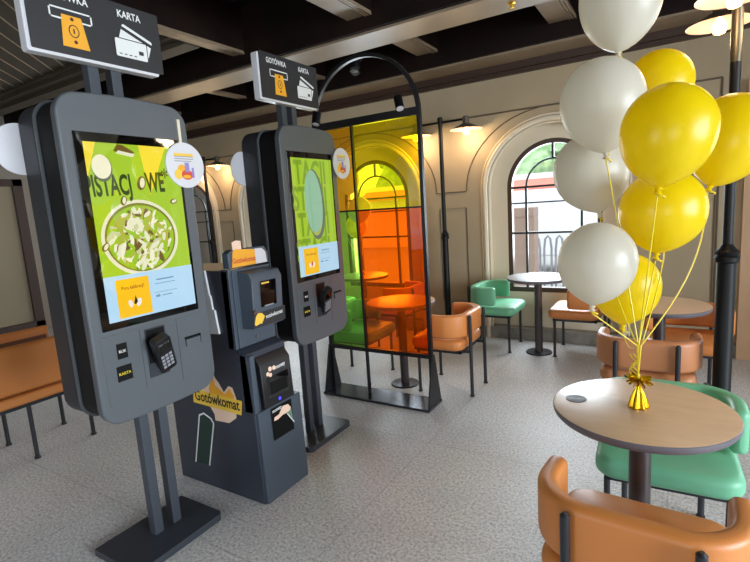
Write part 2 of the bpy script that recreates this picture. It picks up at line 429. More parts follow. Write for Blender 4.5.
# oak door in the north wall at the right edge
b = MB()
b.box(DX0-.06, DX0+.05, YN-.06, YN+.1, 0, DZ+.06, M['lwood']); b.box(DX1-.05, DX1+.06, YN-.06, YN+.1, 0, DZ+.06, M['lwood']); b.box(DX0, DX1, YN-.06, YN+.1, DZ-.05, DZ+.06, M['lwood'])
b.box(DX0+.05, DX1-.05, YN+.02, YN+.07, 0, DZ-.05, M['lwood'])
d = struct(b.build('door_1'))
b = MB(); b.cyl((DX1-.12, YN-.04, .95), (DX1-.12, YN-.04, 1.2), .012, M['chrome']); b.build('door_handle', d)

# other walls: large daylight openings east and south (behind the camera), plain west
def holed_wall(name, axis, at, a0, a1, holes, m, t):
    b = MB(); x = a0
    def bx(p0, p1, z0, z1):
        if axis == 'x': b.box(min(at, at+t), max(at, at+t), p0, p1, z0, z1, m)
        else: b.box(p0, p1, min(at, at+t), max(at, at+t), z0, z1, m)
    for h0, h1, z0, z1 in holes:
        bx(x, h0, 0, ZC); bx(h0, h1, 0, z0); bx(h0, h1, z1, ZC); x = h1
    bx(x, a1, 0, ZC)
    return struct(b.build(name))
EH = [(-1.0, 2.4, .4, 2.6)]
SH = [(-3.2, -1.4, .5, 2.5), (0.6, 2.4, .5, 2.5)]
holed_wall('wall_east', 'x', XE, YS, YN+.1, EH, M['wall'], .15)
holed_wall('wall_south', 'y', YS, XW, XE, SH, M['wall'], -.15)
holed_wall('wall_west', 'x', XW, YS, YN+.1, [], M['walldim'], -.15)
k = len(WINS)
for h in EH:
    k += 1; b = MB()
    for q in (h[0], (h[0]+h[1])/2-.02, h[1]-.04): b.box(XE+.04, XE+.1, q, q+.04, h[2], h[3], M['winframe'])
    for q in (h[2], (h[2]+h[3])/2, h[3]-.04): b.box(XE+.04, XE+.1, h[0], h[1], q, q+.04, M['winframe'])
    w = struct(b.build('window_%d' % k)); b = MB(); b.add([(XE+.07, h[0], h[2]), (XE+.07, h[1], h[2]), (XE+.07, h[1], h[3]), (XE+.07, h[0], h[3])], [(0, 1, 2, 3)], M['glass']); b.build('window_pane', w)
for h in SH:
    k += 1; b = MB()
    for q in (h[0], (h[0]+h[1])/2-.02, h[1]-.04): b.box(q, q+.04, YS-.1, YS-.04, h[2], h[3], M['winframe'])
    for q in (h[2], (h[2]+h[3])/2, h[3]-.04): b.box(h[0], h[1], YS-.1, YS-.04, q, q+.04, M['winframe'])
    w = struct(b.build('window_%d' % k)); b = MB(); b.add([(h[0], YS-.07, h[2]), (h[1], YS-.07, h[2]), (h[1], YS-.07, h[3]), (h[0], YS-.07, h[3])], [(0, 1, 2, 3)], M['glass']); b.build('window_pane', w)

# ceiling: dark boards, main beams along the wall, secondary beams across
b = MB(); b.box(XW-.1, XE+.1, YS-.1, YN+.2, ZC, ZC+.1, M['ceil'])
yy = YS
while yy < YN:
    b.box(XW, XE, yy, yy+.012, ZC-.012, ZC, M['beam']); yy += .17
struct(b.build('ceiling'))
def beam_x(n, y0, y1, zb):
    b = MB(); b.box(XW, XE, y0, y1, zb+.02, ZC, M['beam']); b.box(XW, XE, y0+.015, y1-.015, zb, zb+.02, M['soffit'])
    b.box(XW, XE, y0-.02, y0+.015, zb+.02, zb+.06, M['beam']); b.box(XW, XE, y1-.015, y1+.02, zb+.02, zb+.06, M['beam'])
    struct(b.build('trim_%d' % n))
def beam_y(n, x0, x1, zb, y0, y1):
    b = MB(); b.box(x0, x1, y0, y1, zb+.02, ZC, M['beam']); b.box(x0+.01, x1-.01, y0, y1, zb, zb+.02, M['soffit'])
    for j in range(1, 4):
        xx = x0+(x1-x0)*(.62+.1*j); b.box(xx, xx+.012, y0, y1, zb-.008, zb, M['soffit'])
    struct(b.build('trim_%d' % n))
beam_x(4, 3.43, 3.79, 2.83)
beam_x(5, 4.66, YN, 2.80)
beam_x(6, -0.6, -0.24, 2.83)
n = 7
for x0 in (-6.05, -4.78, -3.53, -2.25, -0.98, 0.3, 1.6, 2.9):
    for y0, y1 in ((-0.24, 3.43), (3.79, 4.66), (YS, -0.6)):
        if x0 < -4 and y1 == 3.43: continue
        w = .24 if x0 > -3 else .15
        beam_y(n, x0, x0+w, 2.96, y0, y1); n += 1
# diagonal-board field of the ceiling over the west side
PX0, PX1, PY0, PY1, PZ = XW, -3.53, -0.24, 2.75, 3.06
b = MB(); b.box(PX0, PX1, PY0, PY1, PZ, PZ+.05, M['plank'])
for j in range(-40, 40):
    p = Vector((-5.5+j*.106, 1.2+j*.106, PZ-.002)); d = Vector((-1, 1, 0)).normalized(); t0, t1 = -9, 9
    for q, lo, hi in ((0, PX0, PX1), (1, PY0, PY1)):
        ta, tb = (lo-p[q])/d[q], (hi-p[q])/d[q]; t0 = max(t0, min(ta, tb)); t1 = min(t1, max(ta, tb))
    if t1-t0 > .3: b.tube([p+d*t0, p+d*t1], .006, M['soffit'], 4)
for y0_, y1_, z0_ in ((2.75, 2.81, 3.03), (2.81, 2.90, 2.99), (2.90, 3.05, 2.95)): b.box(PX0, PX1, y0_, y1_, z0_, ZC, M['plank'])
struct(b.build('trim_%d' % n))

# ------------------------------------------------------------------ exterior seen through the windows
b = MB(); b.box(-30, 20, YN+.35, 40, -.5, -.35, M['street']); struct(b.build('ground'))
t = thing('gate_pillar', (-2.33, 9.0, -.35), 'brown stone gate pillar in the street outside the arched window', 'pillar')
b = MB(); b.box(-.2, .2, -.16, .16, 0, 1.5, M['brownf']); b.build('shaft', t, bevel=.01)
b = MB(); b.box(-.9, .2, -.18, .18, 1.5, 1.66, M['brownf']); b.build('lintel', t, bevel=.01)
t = thing('delivery_trailer', (-1.6, 12.6, -.35), 'white trailer parked across the street outside the arched window', 'trailer')
b = MB(); b.box(-2.6, 2.6, -.9, .9, .45, 2.0, M['vanw']); b.build('body', t, bevel=.05)
for sx in (-1.7, 1.7):
    b = MB(); b.cyl((sx, -.95, .42), (sx, -.7, .42), .42, M['blackp'], seg=28); b.build('wheel', t)
t = thing('bicycle_rack', (-2.2, 10.0, -.35), 'pale metal rack with looped bars outside the arched window', 'rack')
for j in range(12):
    b = MB(); x = -.9+j*.22
    b.tube([(x, 0, 0), (x, 0, .8), (x+.02, 0, 1.0), (x+.07, 0, 1.06), (x+.12, 0, 1.0), (x+.14, 0, .8), (x+.14, 0, 0)], .022, M['grey_p'], 8); b.build('hoop', t)
b = MB(); b.cyl((-1.1, 0, .3), (1.8, 0, .3), .025, M['grey_p']); b.build('rail', t)
t = thing('shop_building', (-4.0, 19, -.35), 'pale shop building with red awning across the street', 'building')
b = MB(); b.box(-9, 9, 0, 4, 0, 2.7, M['vanw']); b.build('wall', t)
b = MB(); b.prism([(0, 2.3), (-.6, 2.1), (-.6, 2.2), (0, 2.5)], 'x', -8, 8, M['redf']); b.build('awning', t)
def tree(loc, h, r, lab):
    t = thing('street_tree', loc, lab, 'tree', 'trees across the street')
    b = MB(); b.cyl((0, 0, 0), (0, 0, h*.5), .14, M['bark'], .09); b.build('trunk', t)
    b = MB()
    for j in range(26):
        c = Vector((random.gauss(0, .45)*r, random.gauss(0, .35)*r, h*.62+random.gauss(0, .3)*r)); q = r*random.uniform(.28, .5)
        R = []
        for a in range(1, 7):
            th = PI*a/7
            R.append([c+Vector((math.sin(th)*math.cos(2*PI*k/10), math.sin(th)*math.sin(2*PI*k/10), -math.cos(th)))*q*random.uniform(.8, 1.2) for k in range(10)])
        b.rings(R, M['leaf'])
    b.build('crown', t)
tree((-13, 28, -.35), 8, 3.0, 'leftmost green tree beyond the shop building outside the window')
tree((-4.5, 30, -.35), 8.5, 3.2, 'tall green tree behind the middle of the shop building')
tree((4.5, 28, -.35), 8, 3.0, 'rightmost green tree beyond the shop building outside the window')

# ------------------------------------------------------------------ furniture prototypes
def sweep(path, prof_fn, m, mb):
    """rounded band swept along a horizontal path; prof_fn(k) gives closed (offset, z) profile scaled by k"""
    n = len(path); R = []
    def ring(i, k, shift=0.0):
        p = Vector(path[i]); q0 = Vector(path[max(0, i-1)]); q1 = Vector(path[min(n-1, i+1)])
        d = (q1-q0).normalized(); nn = Vector((d.y, -d.x)); p = p+d*shift
        return [(p.x+nn.x*o, p.y+nn.y*o, z) for o, z in prof_fn(k)]
    e = .03
    for a in (0, 25, 50, 70, 90): R.append(ring(0, a, -e*math.cos(math.radians(a))))
    for i in range(1, n-1): R.append(ring(i, 90))
    for a in (90, 70, 50, 25, 0): R.append(ring(n-1, a, e*math.cos(math.radians(a))))
    mb.rings(R, m)
def chair_proto(name, label, group, col):
    t = thing(name, (0, 0, 0), label, 'chair', group)
    # seat cushion
    b = MB(); R = []; er = .034; z0, z1 = .368, .457
    for k in range(7):
        a = -PI/2+PI/2*k/6; R.append((er*(1-math.cos(a)), z0+er+er*math.sin(a)))
    for k in range(7):
        a = PI/2*k/6; R.append((er*(1-math.cos(a)), z1-er+er*math.sin(a)))
    R += [(.06, z1+.006), (.12, z1+.009)]
    rings = [[(x, y, z) for x, y in rrect(-.25+i, -.215+i, .25-i, .225-i, max(.075-i*.6, .012), 6)] for i, z in R]
    b.rings(rings, M[col]); b.build('seat', t, sharp=80)
    # wrap-around backrest
    path = [(-.242, .02), (-.244, -.02), (-.245, -.058)]
    for j in range(1, 12):
        a = PI+PI/2*j/12; path.append((-.105+.14*math.cos(a), -.065+.145*math.sin(a)))
    path += [(-.07, -.207), (0, -.21), (.07, -.207)]
    path += [(-x, y) for x, y in path[:-3][::-1]]
    th, zb, zt = .031, .472, .652
    def prof(a):
        k = math.sin(math.radians(a)) if a < 90 else 1.0
        t_ = th*k if a < 90 else th; ins = th*(1-k)
        P = []
        for cx, cz, a0 in ((t_*.25, zt-ins-th*.75*max(k, .05), 0), (-t_*.25, zt-ins-th*.75*max(k, .05), PI/2), (-t_*.25, zb+ins+th*.75*max(k, .05), PI), (t_*.25, zb+ins+th*.75*max(k, .05), 1.5*PI)):
            for j in range(5):
                q = a0+PI/2*j/4; P.append((cx+max(t_, .001)*.75*math.cos(q), cz+th*.75*max(k, .05)*math.sin(q)))
        return P
    b = MB(); sweep(path, prof, M[col], b); b.build('backrest', t, sharp=80)
    b = MB()
    for x0, x1, y0, y1 in ((-.215, .215, .155, .18), (-.215, .215, -.2, -.175), (-.215, -.19, -.2, .18), (.19, .215, -.2, .18)):
        b.box(x0, x1, y0, y1, .346, .370, M['leg'])
    for sx in (-1, 1): b.box(sx*.155-.012, sx*.155+.012, -.255, -.19, .346, .370, M['leg'])
    b.build('seat_frame', t, bevel=.003)
    for sx in (-1, 1):
        b = MB(); b.cyl((sx*.205, .165, 0), (sx*.205, .165, .352), .0125, M['leg'], seg=12); b.cyl((sx*.205, .165, 0), (sx*.205, .165, .012), .018, M['leg'], seg=12); b.build('leg', t)
    for sx in (-1, 1):
        b = MB(); b.cyl((sx*.155, -.256, 0), (sx*.155, -.256, .638), .0135, M['leg'], seg=12); b.cyl((sx*.155, -.256, 0), (sx*.155, -.256, .012), .018, M['leg'], seg=12)
        b.cyl((sx*.155, -.256, .638), (sx*.155, -.256, .646), .0135, M['leg'], .006, seg=12); b.build('leg', t)
    return t
CH = 'armchairs around the small tables'
oc = chair_proto('dining_chair', 'orange curved-back chair seen from behind at the near table, cut by the lower frame edge', CH, 'orange')
oc.location = (-.070, 1.522, 0); oc.rotation_euler = (0, 0, -.05)
OC = []
OC.append(dup(oc, (-1.565, 3.565, 0), PI/2, 'orange curved-back chair right of the coloured glass divider'))
OC.append(dup(oc, (-.77, 4.80, 0), PI/2, 'orange chair under the arched window right of its table, partly behind a white balloon'))
OC.append(dup(oc, (.09, 4.0, 0), PI, 'orange chair on the far side of the right table, facing the camera'))
gc = chair_proto('dining_chair', 'green padded chair behind the near table with the balloons', CH, 'green')
gc.location = (-.015, 2.20, 0); gc.rotation_euler = (0, 0, PI+.04)
dup(gc, (-1.52, 4.775, 0), -PI/2, 'green chair left of the small table by the arched window')
dup(gc, (-2.36, 3.52, 0), -PI/2, 'green chair seen through the green and orange panes of the divider')
bc = chair_proto('dining_chair', 'tan brown chair seen from behind between the near table and the right table', CH, 'brown')
bc.location = (-.125, 3.28, 0)

def table_proto(label, top, rim, R=.290, h=.745, pr=.036, br=.122):
    t = thing('bistro_table', (0, 0, 0), label, 'table', 'small round tables')
    b = MB(); b.lathe([(R-.012, h-.03), (R-.004, h-.022), (R, h-.012), (R, h-.004), (R-.003, h-.001)], M[rim], seg=64, cap1=False)
    b.lathe([(R-.003, h-.001), (R-.006, h), (.001, h)], M[top], seg=64, cap0=False); b.build('tabletop', t)
    b = MB(); b.lathe([(pr, .012), (pr, h-.045), (.11, h-.04), (.11, h-.03)], M['tpole'], seg=32); b.build('pole', t, sharp=30)
    b = MB(); b.lathe([(br, 0), (br, .006), (br-.006, .012), (pr, .016)], M['leg'], seg=40); b.build('foot', t, sharp=30)
    return t
nt_ = table_proto('round oak table in the foreground with the balloon weight on it', 'oak', 'tedge'); nt_.location = (-.088, 1.845, 0)
rtab = dup(nt_, (-.075, 3.63, 0), 0, 'round wooden table at the right between the tan brown chair and the iron post')
mtab = dup(nt_, (-1.925, 3.46, 0), 0, 'round table seen through the orange pane of the divider')
for o in (mtab,): o.scale = (.98, .98, .965)
ftab = table_proto('round grey-topped table standing under the arched window', 'greytop', 'tedge'); ftab.location = (-1.10, 4.68, 0)
b = MB(); b.lathe([(.036, 0), (.036, .002), (.03, .003), (.001, .003)], M['disc'], seg=32)
for k in range(3): b.lathe([(.010+.008*k, .003), (.010+.008*k, .0036), (.0125+.008*k, .0036), (.0125+.008*k, .003)], M['grey_p'], seg=24, cap0=False, cap1=False)
o = b.build('charging_pad', None, loc=(-.30, 1.838, .745)); tag(o, 'small grey round charging pad set on the near oak table', 'charging pad')
# orange sofa at the left edge
sf = thing('sofa', (-3.78, 1.1, 0), 'orange padded sofa with tubular rims at the left edge behind the nearest kiosk', 'sofa')
for sx in (-1, 1):
    b = MB(); b.prism(rrect(sx*.24-.03, .475, sx*.24+.03, .785, .029, 6), 'y', -.70, .62, M['orange'], smooth=True); b.build('side_panel', sf, bevel=.02, seg=3)
b = MB(); b.prism(rrect(-.73, .475, -.67, .785, .029, 6), 'x', -.25, .25, M['orange'], smooth=True); b.build('backrest', sf, bevel=.02, seg=3)
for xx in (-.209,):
    b = MB(); b.box(xx, xx+.004, -.67, .60, .465, .725, M['painted_shade']); b.build('painted_shade', sf)  # thin added sheet, shade of the far inner side put into its colour
b = MB(); b.box(-.265, .265, -.70, .65, .395, .462, M['orange']); b.build('seat', sf, bevel=.022, seg=4)
b = MB()
for x0, x1, y0_, y1_ in ((-.24, -.21, -.68, .64), (.21, .24, -.68, .64), (-.21, .21, -.68, -.65), (-.21, .21, .61, .64)): b.box(x0, x1, y0_, y1_, .37, .395, M['leg'])
b.build('seat_frame', sf, bevel=.003)
for sx in (-1, 1):
    for q in (-.60, -.18, .25, .62):
        b = MB(); b.cyl((sx*.21, q, 0), (sx*.21, q, .38), .0135, M['leg'], seg=12); b.cyl((sx*.21, q, 0), (sx*.21, q, .012), .019, M['leg'], seg=12); b.build('leg', sf)
# set by the second window, seen through the divider
wt = dup(ftab, (-3.0, 4.55, 0), 0, 'round table by the window behind the divider, carrying small balloons')
dup(oc, (-2.55, 4.55, 0), PI/2, 'orange chair beyond the divider, right of the table by the second window')
dup(gc, (-3.45, 4.5, 0), -PI/2, 'green chair beyond the divider, left of the table by the second window')

# ------------------------------------------------------------------ balloons
RIB = []
def add_ribbons(w):
    for P in RIB:
        b = MB(); b.tube([p-w.location for p in P], .0024, M['ribbon'], 6); b.build('ribbon', w)
    RIB.clear()
def balloon(name, c, knot, r, mt, label, gather, group, bend=0.02):
    c, kn = Vector(c), Vector(knot); ax = (c-kn).normalized()
    t = thing(name, tuple(c), label, 'balloon', group)
    L = (c-kn).length
    q = ax.to_track_quat('Z', 'Y').to_matrix().to_4x4()
    prof = []
    for j in range(1, 13):                               # crown
        a = PI/2*j/12; prof.append((r*math.sin(a), r*1.02*math.cos(a)))
    Lb = max(L-.012, r*1.02)
    for j in range(1, 13):                               # taper to the neck
        s = j/12; prof.append((max(r*(1-s**2.35)**.72 if s < 1 else 0, .008), -Lb*s))
    b = MB(); b.lathe(prof, mt, seg=40, X=q); b.build('latex_body', t, sharp=80)
    b = MB(); b.lathe([(.006, -Lb+.004), (.0095, -Lb-.004), (.006, -Lb-.009), (.012, -Lb-.018), (.010, -Lb-.02)], mt, seg=14, X=q); b.build('knot', t)
    p0 = -ax*(Lb+.026); q_ = c+p0
    b = MB(); b.tube([c-ax*(Lb+.004)+Vector((.010*math.cos(j*.9)+.001*j, .010*math.sin(j*.9), -.0035*j)) for j in range(9)], .003, M['ribbon'], 6); tl = b.build('ribbon_tail', t, loc=-c)
    if bend is None: return t                            # its ribbon stays hidden behind the balloon below
    g = Vector(gather); bv = Vector(bend) if not isinstance(bend, float) else Vector((bend, bend*.6, 0))
    wp = g+Vector((bv.x*.12, -.012, .115))              # ribbons run together above the bow
    P = [q_.lerp(wp, j/12)+bv*math.sin(PI*j/12) for j in range(13)]+[wp.lerp(g, .35), wp.lerp(g, .7), g]
    RIB.append(P)
    return t
G = (-.098, 1.838, .855)
BG = 'balloons tied over the near table'
W_, Y = M['bwhite'], M['byellow']
balloon('balloon', (-.188, 2.093, 2.198), (-.190, 2.055, 1.982), .139, W_, 'topmost white balloon, cut by the upper edge above the yellow ones', G, BG, None)
balloon('balloon', (-.236, 1.999, 1.826), (-.219, 1.973, 1.625), .143, W_, 'large white balloon directly below the topmost white one', G, BG, (0, .02, 0))
balloon('balloon', (-.303, 2.205, 1.590), (-.265, 2.195, 1.405), .144, W_, 'white balloon half hidden behind its neighbours, in front of the arched window', G, BG, (-.02, -.02, 0))
balloon('balloon', (-.224, 1.789, 1.272), (-.235, 1.753, 1.11), .125, W_, 'lowest white balloon, in front of the small window table', G, BG, 0.0)
balloon('balloon', (-.025, 1.71, 1.668), (-.046, 1.665, 1.49), .127, Y, 'largest yellow balloon in front of all the others', G, BG, 0.0)
balloon('balloon', (-.075, 2.552, 1.95), (-.095, 2.50, 1.76), .134, Y, 'highest yellow balloon, peeking out behind the largest one', G, BG, (.065, .065, 0))
balloon('balloon', (.171, 2.284, 1.685), (.103, 2.209, 1.485), .137, Y, 'rightmost yellow balloon beside the black iron post', G, BG, (.05, 0, 0))
balloon('balloon', (-.042, 2.048, 1.422), (-.057, 2.01, 1.257), .141, Y, 'yellow balloon just under the largest yellow one', G, BG, 0.0)
balloon('balloon', (-.160, 2.111, 1.133), (-.168, 2.085, .965), .124, Y, 'lowest yellow balloon behind the lowest white one', G, BG, (.0, .0, -.035))
t = thing('balloon_weight', (-.096, 1.838, .745), 'gold foil balloon weight with shredded bow on the near oak table', 'balloon weight')
b = MB(); R = []
for s, rr in ((0, .027), (.008, .031), (.03, .026), (.055, .017), (.072, .009), (.098, .007)):
    R.append([((rr*(1+.16*math.cos(7*a)*(1 if s < .07 else .2)))*math.cos(a), (rr*(1+.16*math.cos(7*a)))*math.sin(a), s) for a in (2*PI*j/42 for j in range(42))])
b.rings(R, M['gold']); b.build('foil_cone', t, sharp=25); add_ribbons(t)
b = MB()
for j in range(70):
    a = random.uniform(0, 2*PI); el = random.uniform(-.35, .5); L = random.uniform(.026, .046)
    d = Vector((math.cos(a)*math.cos(el), math.sin(a)*math.cos(el), math.sin(el))); w = d.orthogonal().normalized()*.004; c0 = Vector((0, 0, .098))
    p1, p2 = c0+d*L*.5+Vector((0, 0, .006)), c0+d*L
    b.add([c0-w, c0+w, p1+w, p1-w, p2+w*.7, p2-w*.7, c0-w+Vector((0, 0, .0015)), c0+w+Vector((0, 0, .0015)), p1+w+Vector((0, 0, .0015)), p1-w+Vector((0, 0, .0015)), p2+w*.7+Vector((0, 0, .0015)), p2-w*.7+Vector((0, 0, .0015))],
          [(0, 1, 2, 3), (3, 2, 4, 5), (9, 8, 7, 6), (11, 10, 8, 9), (0, 6, 7, 1), (1, 7, 8, 2), (2, 8, 10, 4), (4, 10, 11, 5), (5, 11, 9, 3), (3, 9, 6, 0)], M['gold'])
b.build('foil_bow', t)
b = MB(); b.tube([(0, 0, .08), (-.002, 0, .10), (-.002, 0, .122)], .006, M['ribbon'], 8)
for k in range(3):
    b.tube([(-.01-.004*k+.012*math.cos(j*.9+k), .006*math.sin(j*.9), .12+.009*j) for j in range(9)], .002, M['ribbon'], 6)
b.build('ribbon_bundle', t)
G2 = (-3.0, 4.55, .80); BG2 = 'small balloons behind the divider'
balloon('balloon', (-3.02, 4.42, 1.80), (-3.02, 4.42, 1.63), .125, W_, 'upper pale balloon seen through the yellow pane', G2, BG2, (-.02, -.16, 0))
balloon('balloon', (-2.90, 4.42, 1.49), (-2.94, 4.44, 1.32), .125, W_, 'pale balloon seen across the yellow and orange panes', G2, BG2)
balloon('balloon', (-3.15, 4.72, 1.30), (-3.12, 4.70, 1.13), .125, Y, 'lower balloon seen through the orange pane', G2, BG2)
t = thing('balloon_weight', (-3.0, 4.55, .745), 'small balloon weight on the table behind the divider', 'balloon weight')
b = MB(); b.lathe([(.03, 0), (.026, .03), (.006, .06), (.004, .066)], M['gold'], seg=14); b.build('foil_cone', t); add_ribbons(t)

# ------------------------------------------------------------------ lamp posts
def lamp_post(loc, label, arms, ztop, zcol, r_lo, r_up, shade_r, arm_len, upper='post', power=9):
    t = thing('lamp_post', loc, label, 'lamp post', 'iron posts with lamps')
    b = MB(); b.lathe([(r_lo*1.9, 0), (r_lo*1.9, .02), (r_lo*1.3, .05), (r_lo, .07), (r_lo, zcol-.03)], M['post'], seg=24); b.build('lower_pole', t, sharp=35)
    b = MB(); b.lathe([(r_lo, zcol-.03), (r_lo*1.3, zcol-.022), (r_lo*1.35, zcol), (r_lo*1.1, zcol+.012), (r_lo*1.3, zcol+.03), (r_lo*.9, zcol+.045), (r_up, zcol+.07)], M['post'], seg=24); b.build('collar', t)
    b = MB(); b.lathe([(r_up, zcol+.06), (r_up, ztop-.35)], M['post'], seg=20); b.lathe([(r_up, ztop-.35), (r_up*1.05, ztop-.3), (r_up*1.05, ztop), (r_up*1.25, ztop+.01), (r_up*1.25, ztop+.05), (.004, ztop+.06)], M[upper], seg=20); b.build('upper_pole', t, sharp=35)
    for ang in arms:
        d = Vector((math.cos(ang), math.sin(ang), 0)); e = d*arm_len
        b = MB(); b.tube([(0, 0, ztop), (e.x, e.y, ztop)], .011, M[upper], 8); ar = b.build('arm', t)
        b = MB(); b.lathe([(.034, ztop-.055), (.034, ztop+.02), (.02, ztop+.03), (.003, ztop+.03)], M['shadetop'], c=(e.x, e.y, 0), seg=20); b.build('socket', ar)
        b = MB(); zz = ztop-.03
        b.lathe([(.03, zz-.012), (.06, zz-.024), (shade_r*.6, zz-.045), (shade_r, zz-.075)], M['shadetop'], c=(e.x, e.y, 0), seg=36, cap0=False, cap1=False)
        b.lathe([(shade_r, zz-.075), (shade_r*.6, zz-.05), (.06, zz-.032), (.02, zz-.03)], M['shade'], c=(e.x, e.y, 0), seg=36, cap0=False, cap1=False)
        b.build('lamp_shade', ar)
        b = MB(); cc = Vector((e.x, e.y, zz-.085)); b.lathe([(.012, .045), (.02, .03), (.034, .006), (.036, -.012), (.026, -.034), (.004, -.042)], M['bulb'], c=cc, seg=20); b.build('bulb', ar)
        l = bpy.data.lights.new('lamp glow', 'POINT'); l.energy = power; l.color = (1, .74, .45); l.shadow_soft_size = .05
        lo = bpy.data.objects.new('lamp_glow', l); COL.objects.link(lo); lo.location = Vector(loc)+Vector((e.x, e.y, zz-.16))
    return t
lamp_post((-2.13, 4.90, 0), 'black iron post with two lamp shades left of the arched window', (0, PI), 2.325, 1.13, .034, .022, .165, .285, power=5)
lamp_post((-5.86, 4.90, 0), 'black iron post with lamp seen between the two kiosks', (0, PI), 2.325, 1.13, .034, .022, .165, .285, power=5)
lamp_post((.235, 3.12, 0), 'thick black iron post with bronze top at the right edge', (math.radians(106), math.radians(262), math.radians(8)), 2.44, 1.12, .043, .024, .155, .22, 'bronze', power=2.5)

# ------------------------------------------------------------------ order kiosks
U, V = (0, 1, 0), (0, 0, 1)        # signs that face +x: right is +y, up is +z
def pistachio(b, x, y, s, rot, o, lift, mo, mi_):
    b.flat(ell(x, y, s, s*.62, 20, rot), mo, o, U, V, lift)
    b.flat(ell(x+s*.12, y+s*.05, s*.72, s*.36, 18, rot+.15), mi_, o, U, V, lift+.0004)
def kiosk(y0, label, which):
    t = thing('order_kiosk', (-2.075, y0, 0), label, 'kiosk', 'self-order kiosks')
    b = MB(); b.prism([(-.16, -.24), (.150, -.24), (.172, -.218), (.172, .206), (.150, .228), (-.16, .228)], 'z', 0, .035, M['base']); b.build('base_plate', t, bevel=.004)
    for sy in (-.025, .072):
        b = MB(); b.box(-.024, .022, sy-.0225, sy+.0225, .035, 2.16, M['pole']); b.build('pole', t, bevel=.003)
    H0, H1, hw = .70, 1.985, .278
    b = MB(); b.prism(rrect(-hw, H0, hw, H1, .075, 7, .018, .012), 'x', .135, .175, M['shell']); fs = b.build('front_shell', t, bevel=.008, seg=3)
    b = MB(); b.prism(rrect(-hw+.012, H0+.012, hw-.012, H1-.012, .07, 7, .016, .01), 'x', .004, .135, M['case']); b.build('front_case', t, bevel=.006)
    b = MB(); b.prism(rrect(-hw+.004, H0+.004, hw-.004, H1-.004, .072, 7, .018, .012), 'x', -.006, .004, M['shell']); b.build('seam_strip', t)
    b = MB(); b.prism(rrect(-hw+.008, H0+.008, hw-.008, H1-.008, .072, 7, .018, .012), 'x', -.145, -.006, M['rear']); b.build('rear_case', t, bevel=.02, seg=3)
    b = MB(); b.box(-.149, -.144, -.225, .225, 1.085, 1.85, M['bezel']); b.build('rear_screen', t)
    # screen
    b = MB(); b.box(.174, .179, -.232, .222, 1.082, 1.85, M['bezel']); bz = b.build('screen_bezel', t, bevel=.002)
    sw, sh = .410, .702
    o = (.1795, -.203, 1.112)
    b = MB()
    b.flat(rect(0, 0, sw, sh), E['lime'], o, U, V)
    if which == 0:
        b.flat(rect(0, .44, sw*.5, sh), E['lime'], o, U, V, .0003)
        b.flat([(sw*.55, sh), (sw*.86, sh), (sw*.62, .50)], E['yel'], o, U, V, .0004)
        b.flat([(0, .56), (.05, sh), (0, sh)], E['yel'], o, U, V, .0004)
        b.flat(ell(.190, .325, .172, .156, 44), E['nutw'], o, U, V, .0006)
        b.flat(ell(.190, .326, .158, .142, 44), E['bowlin'], o, U, V, .0010)
        b.flat(ell(.190, .324, .150, .134, 44), E['lime2'], o, U, V, .0014)
        b.flat(rect(-.03, 0, 0, sh), M['bezel'], o, U, V, .0042)
        rnd = random.Random(11)
        for j in range(230):
            a, q = rnd.uniform(0, 2*PI), math.sqrt(rnd.random())
            x, y = .190+q*.132*math.cos(a), .323+q*.116*math.sin(a)
            z = rnd.uniform(.014, .032)
            b.flat(ell(x, y, z, z*rnd.uniform(.25, .45), 12, rnd.gauss(1.1, .7)), E[rnd.choice(['nut', 'nutw', 'cream', 'lime2', 'nutw', 'choc', 'nut', 'bowl'])], o, U, V, .0016+.00001*j)
        b.text('PISTACJ', .112, -.014, .497, E['ink'], o, U, V, .0008, .03, .50, 'l', .04)
        b.text('WE', .112, .238, .512, E['ink'], o, U, V, .0008, .03, .50, 'l', .04)
        b.text('*', .09, .318, .545, E['ink'], o, U, V, .0008, .012, .8, 'l')
        b.flat(ell(.062, .604, .040, .052), E['mintd'], o, U, V, .0022); b.flat(ell(.060, .610, .038, .046), E['cream'], o, U, V, .0025)
        for x, y, s, r in ((.218, .548, .030, 1.2), (.130, .478, .020, 1.2), (.36, .470, .018, .2), (.03, .30, .02, .8)):
            pistachio(b, x, y, s, r, o, .0028, E['choc'], E['nutw'])
        b.flat([(.115, .672), (.185, .658), (.205, .672), (.155, .698), (.135, .70)], E['choc'], o, U, V, .0026)
        b.flat([(.125, .664), (.195, .652), (.205, .664), (.135, .676)], E['nutw'], o, U, V, .0028)
    else:
        for r_ in range(4):
            b.text('TACJI' if r_ % 2 == 0 else 'STACJ', .19, .02-.03*(r_ % 2), .555-.155*r_, E['ttl'], o, U, V, .0005, .03, .68, 'l')
        b.flat(ell(.205, .425, .215, .098, 40, PI/2+.04), E['mintd'], o, U, V, .0010)
        b.flat(ell(.192, .435, .200, .088, 40, PI/2+.04), E['mint'], o, U, V, .0014)
        b.flat(ell(.196, .300, .052, .060, 30), E['nut'], o, U, V, .0016); b.flat(ell(.190, .318, .060, .062, 30), E['mint'], o, U, V, .0018)
    b.flat(rect(0, 0, sw, .182), E['sky'], o, U, V, .0036)
    b.flat(rect(.045, .008, .190, .165), E['card'], o, U, V, .0040)
    b.text('Pora kalibracji!', .021, .117, .122, E['txt'], o, U, V, .0044, .01, .8)
    for x, y, s in ((.098, .062, .016), (.135, .062, .018)):
        b.flat(ell(x, y, s*.6, s, 16, .3 if x < .1 else -.4), E['pinkw'], o, U, V, .0044)
    b.flat([(.112, .060), (.122, .092), (.130, .066), (.120, .055)], E['blk'] if which == 0 else E['red'], o, U, V, .0046)
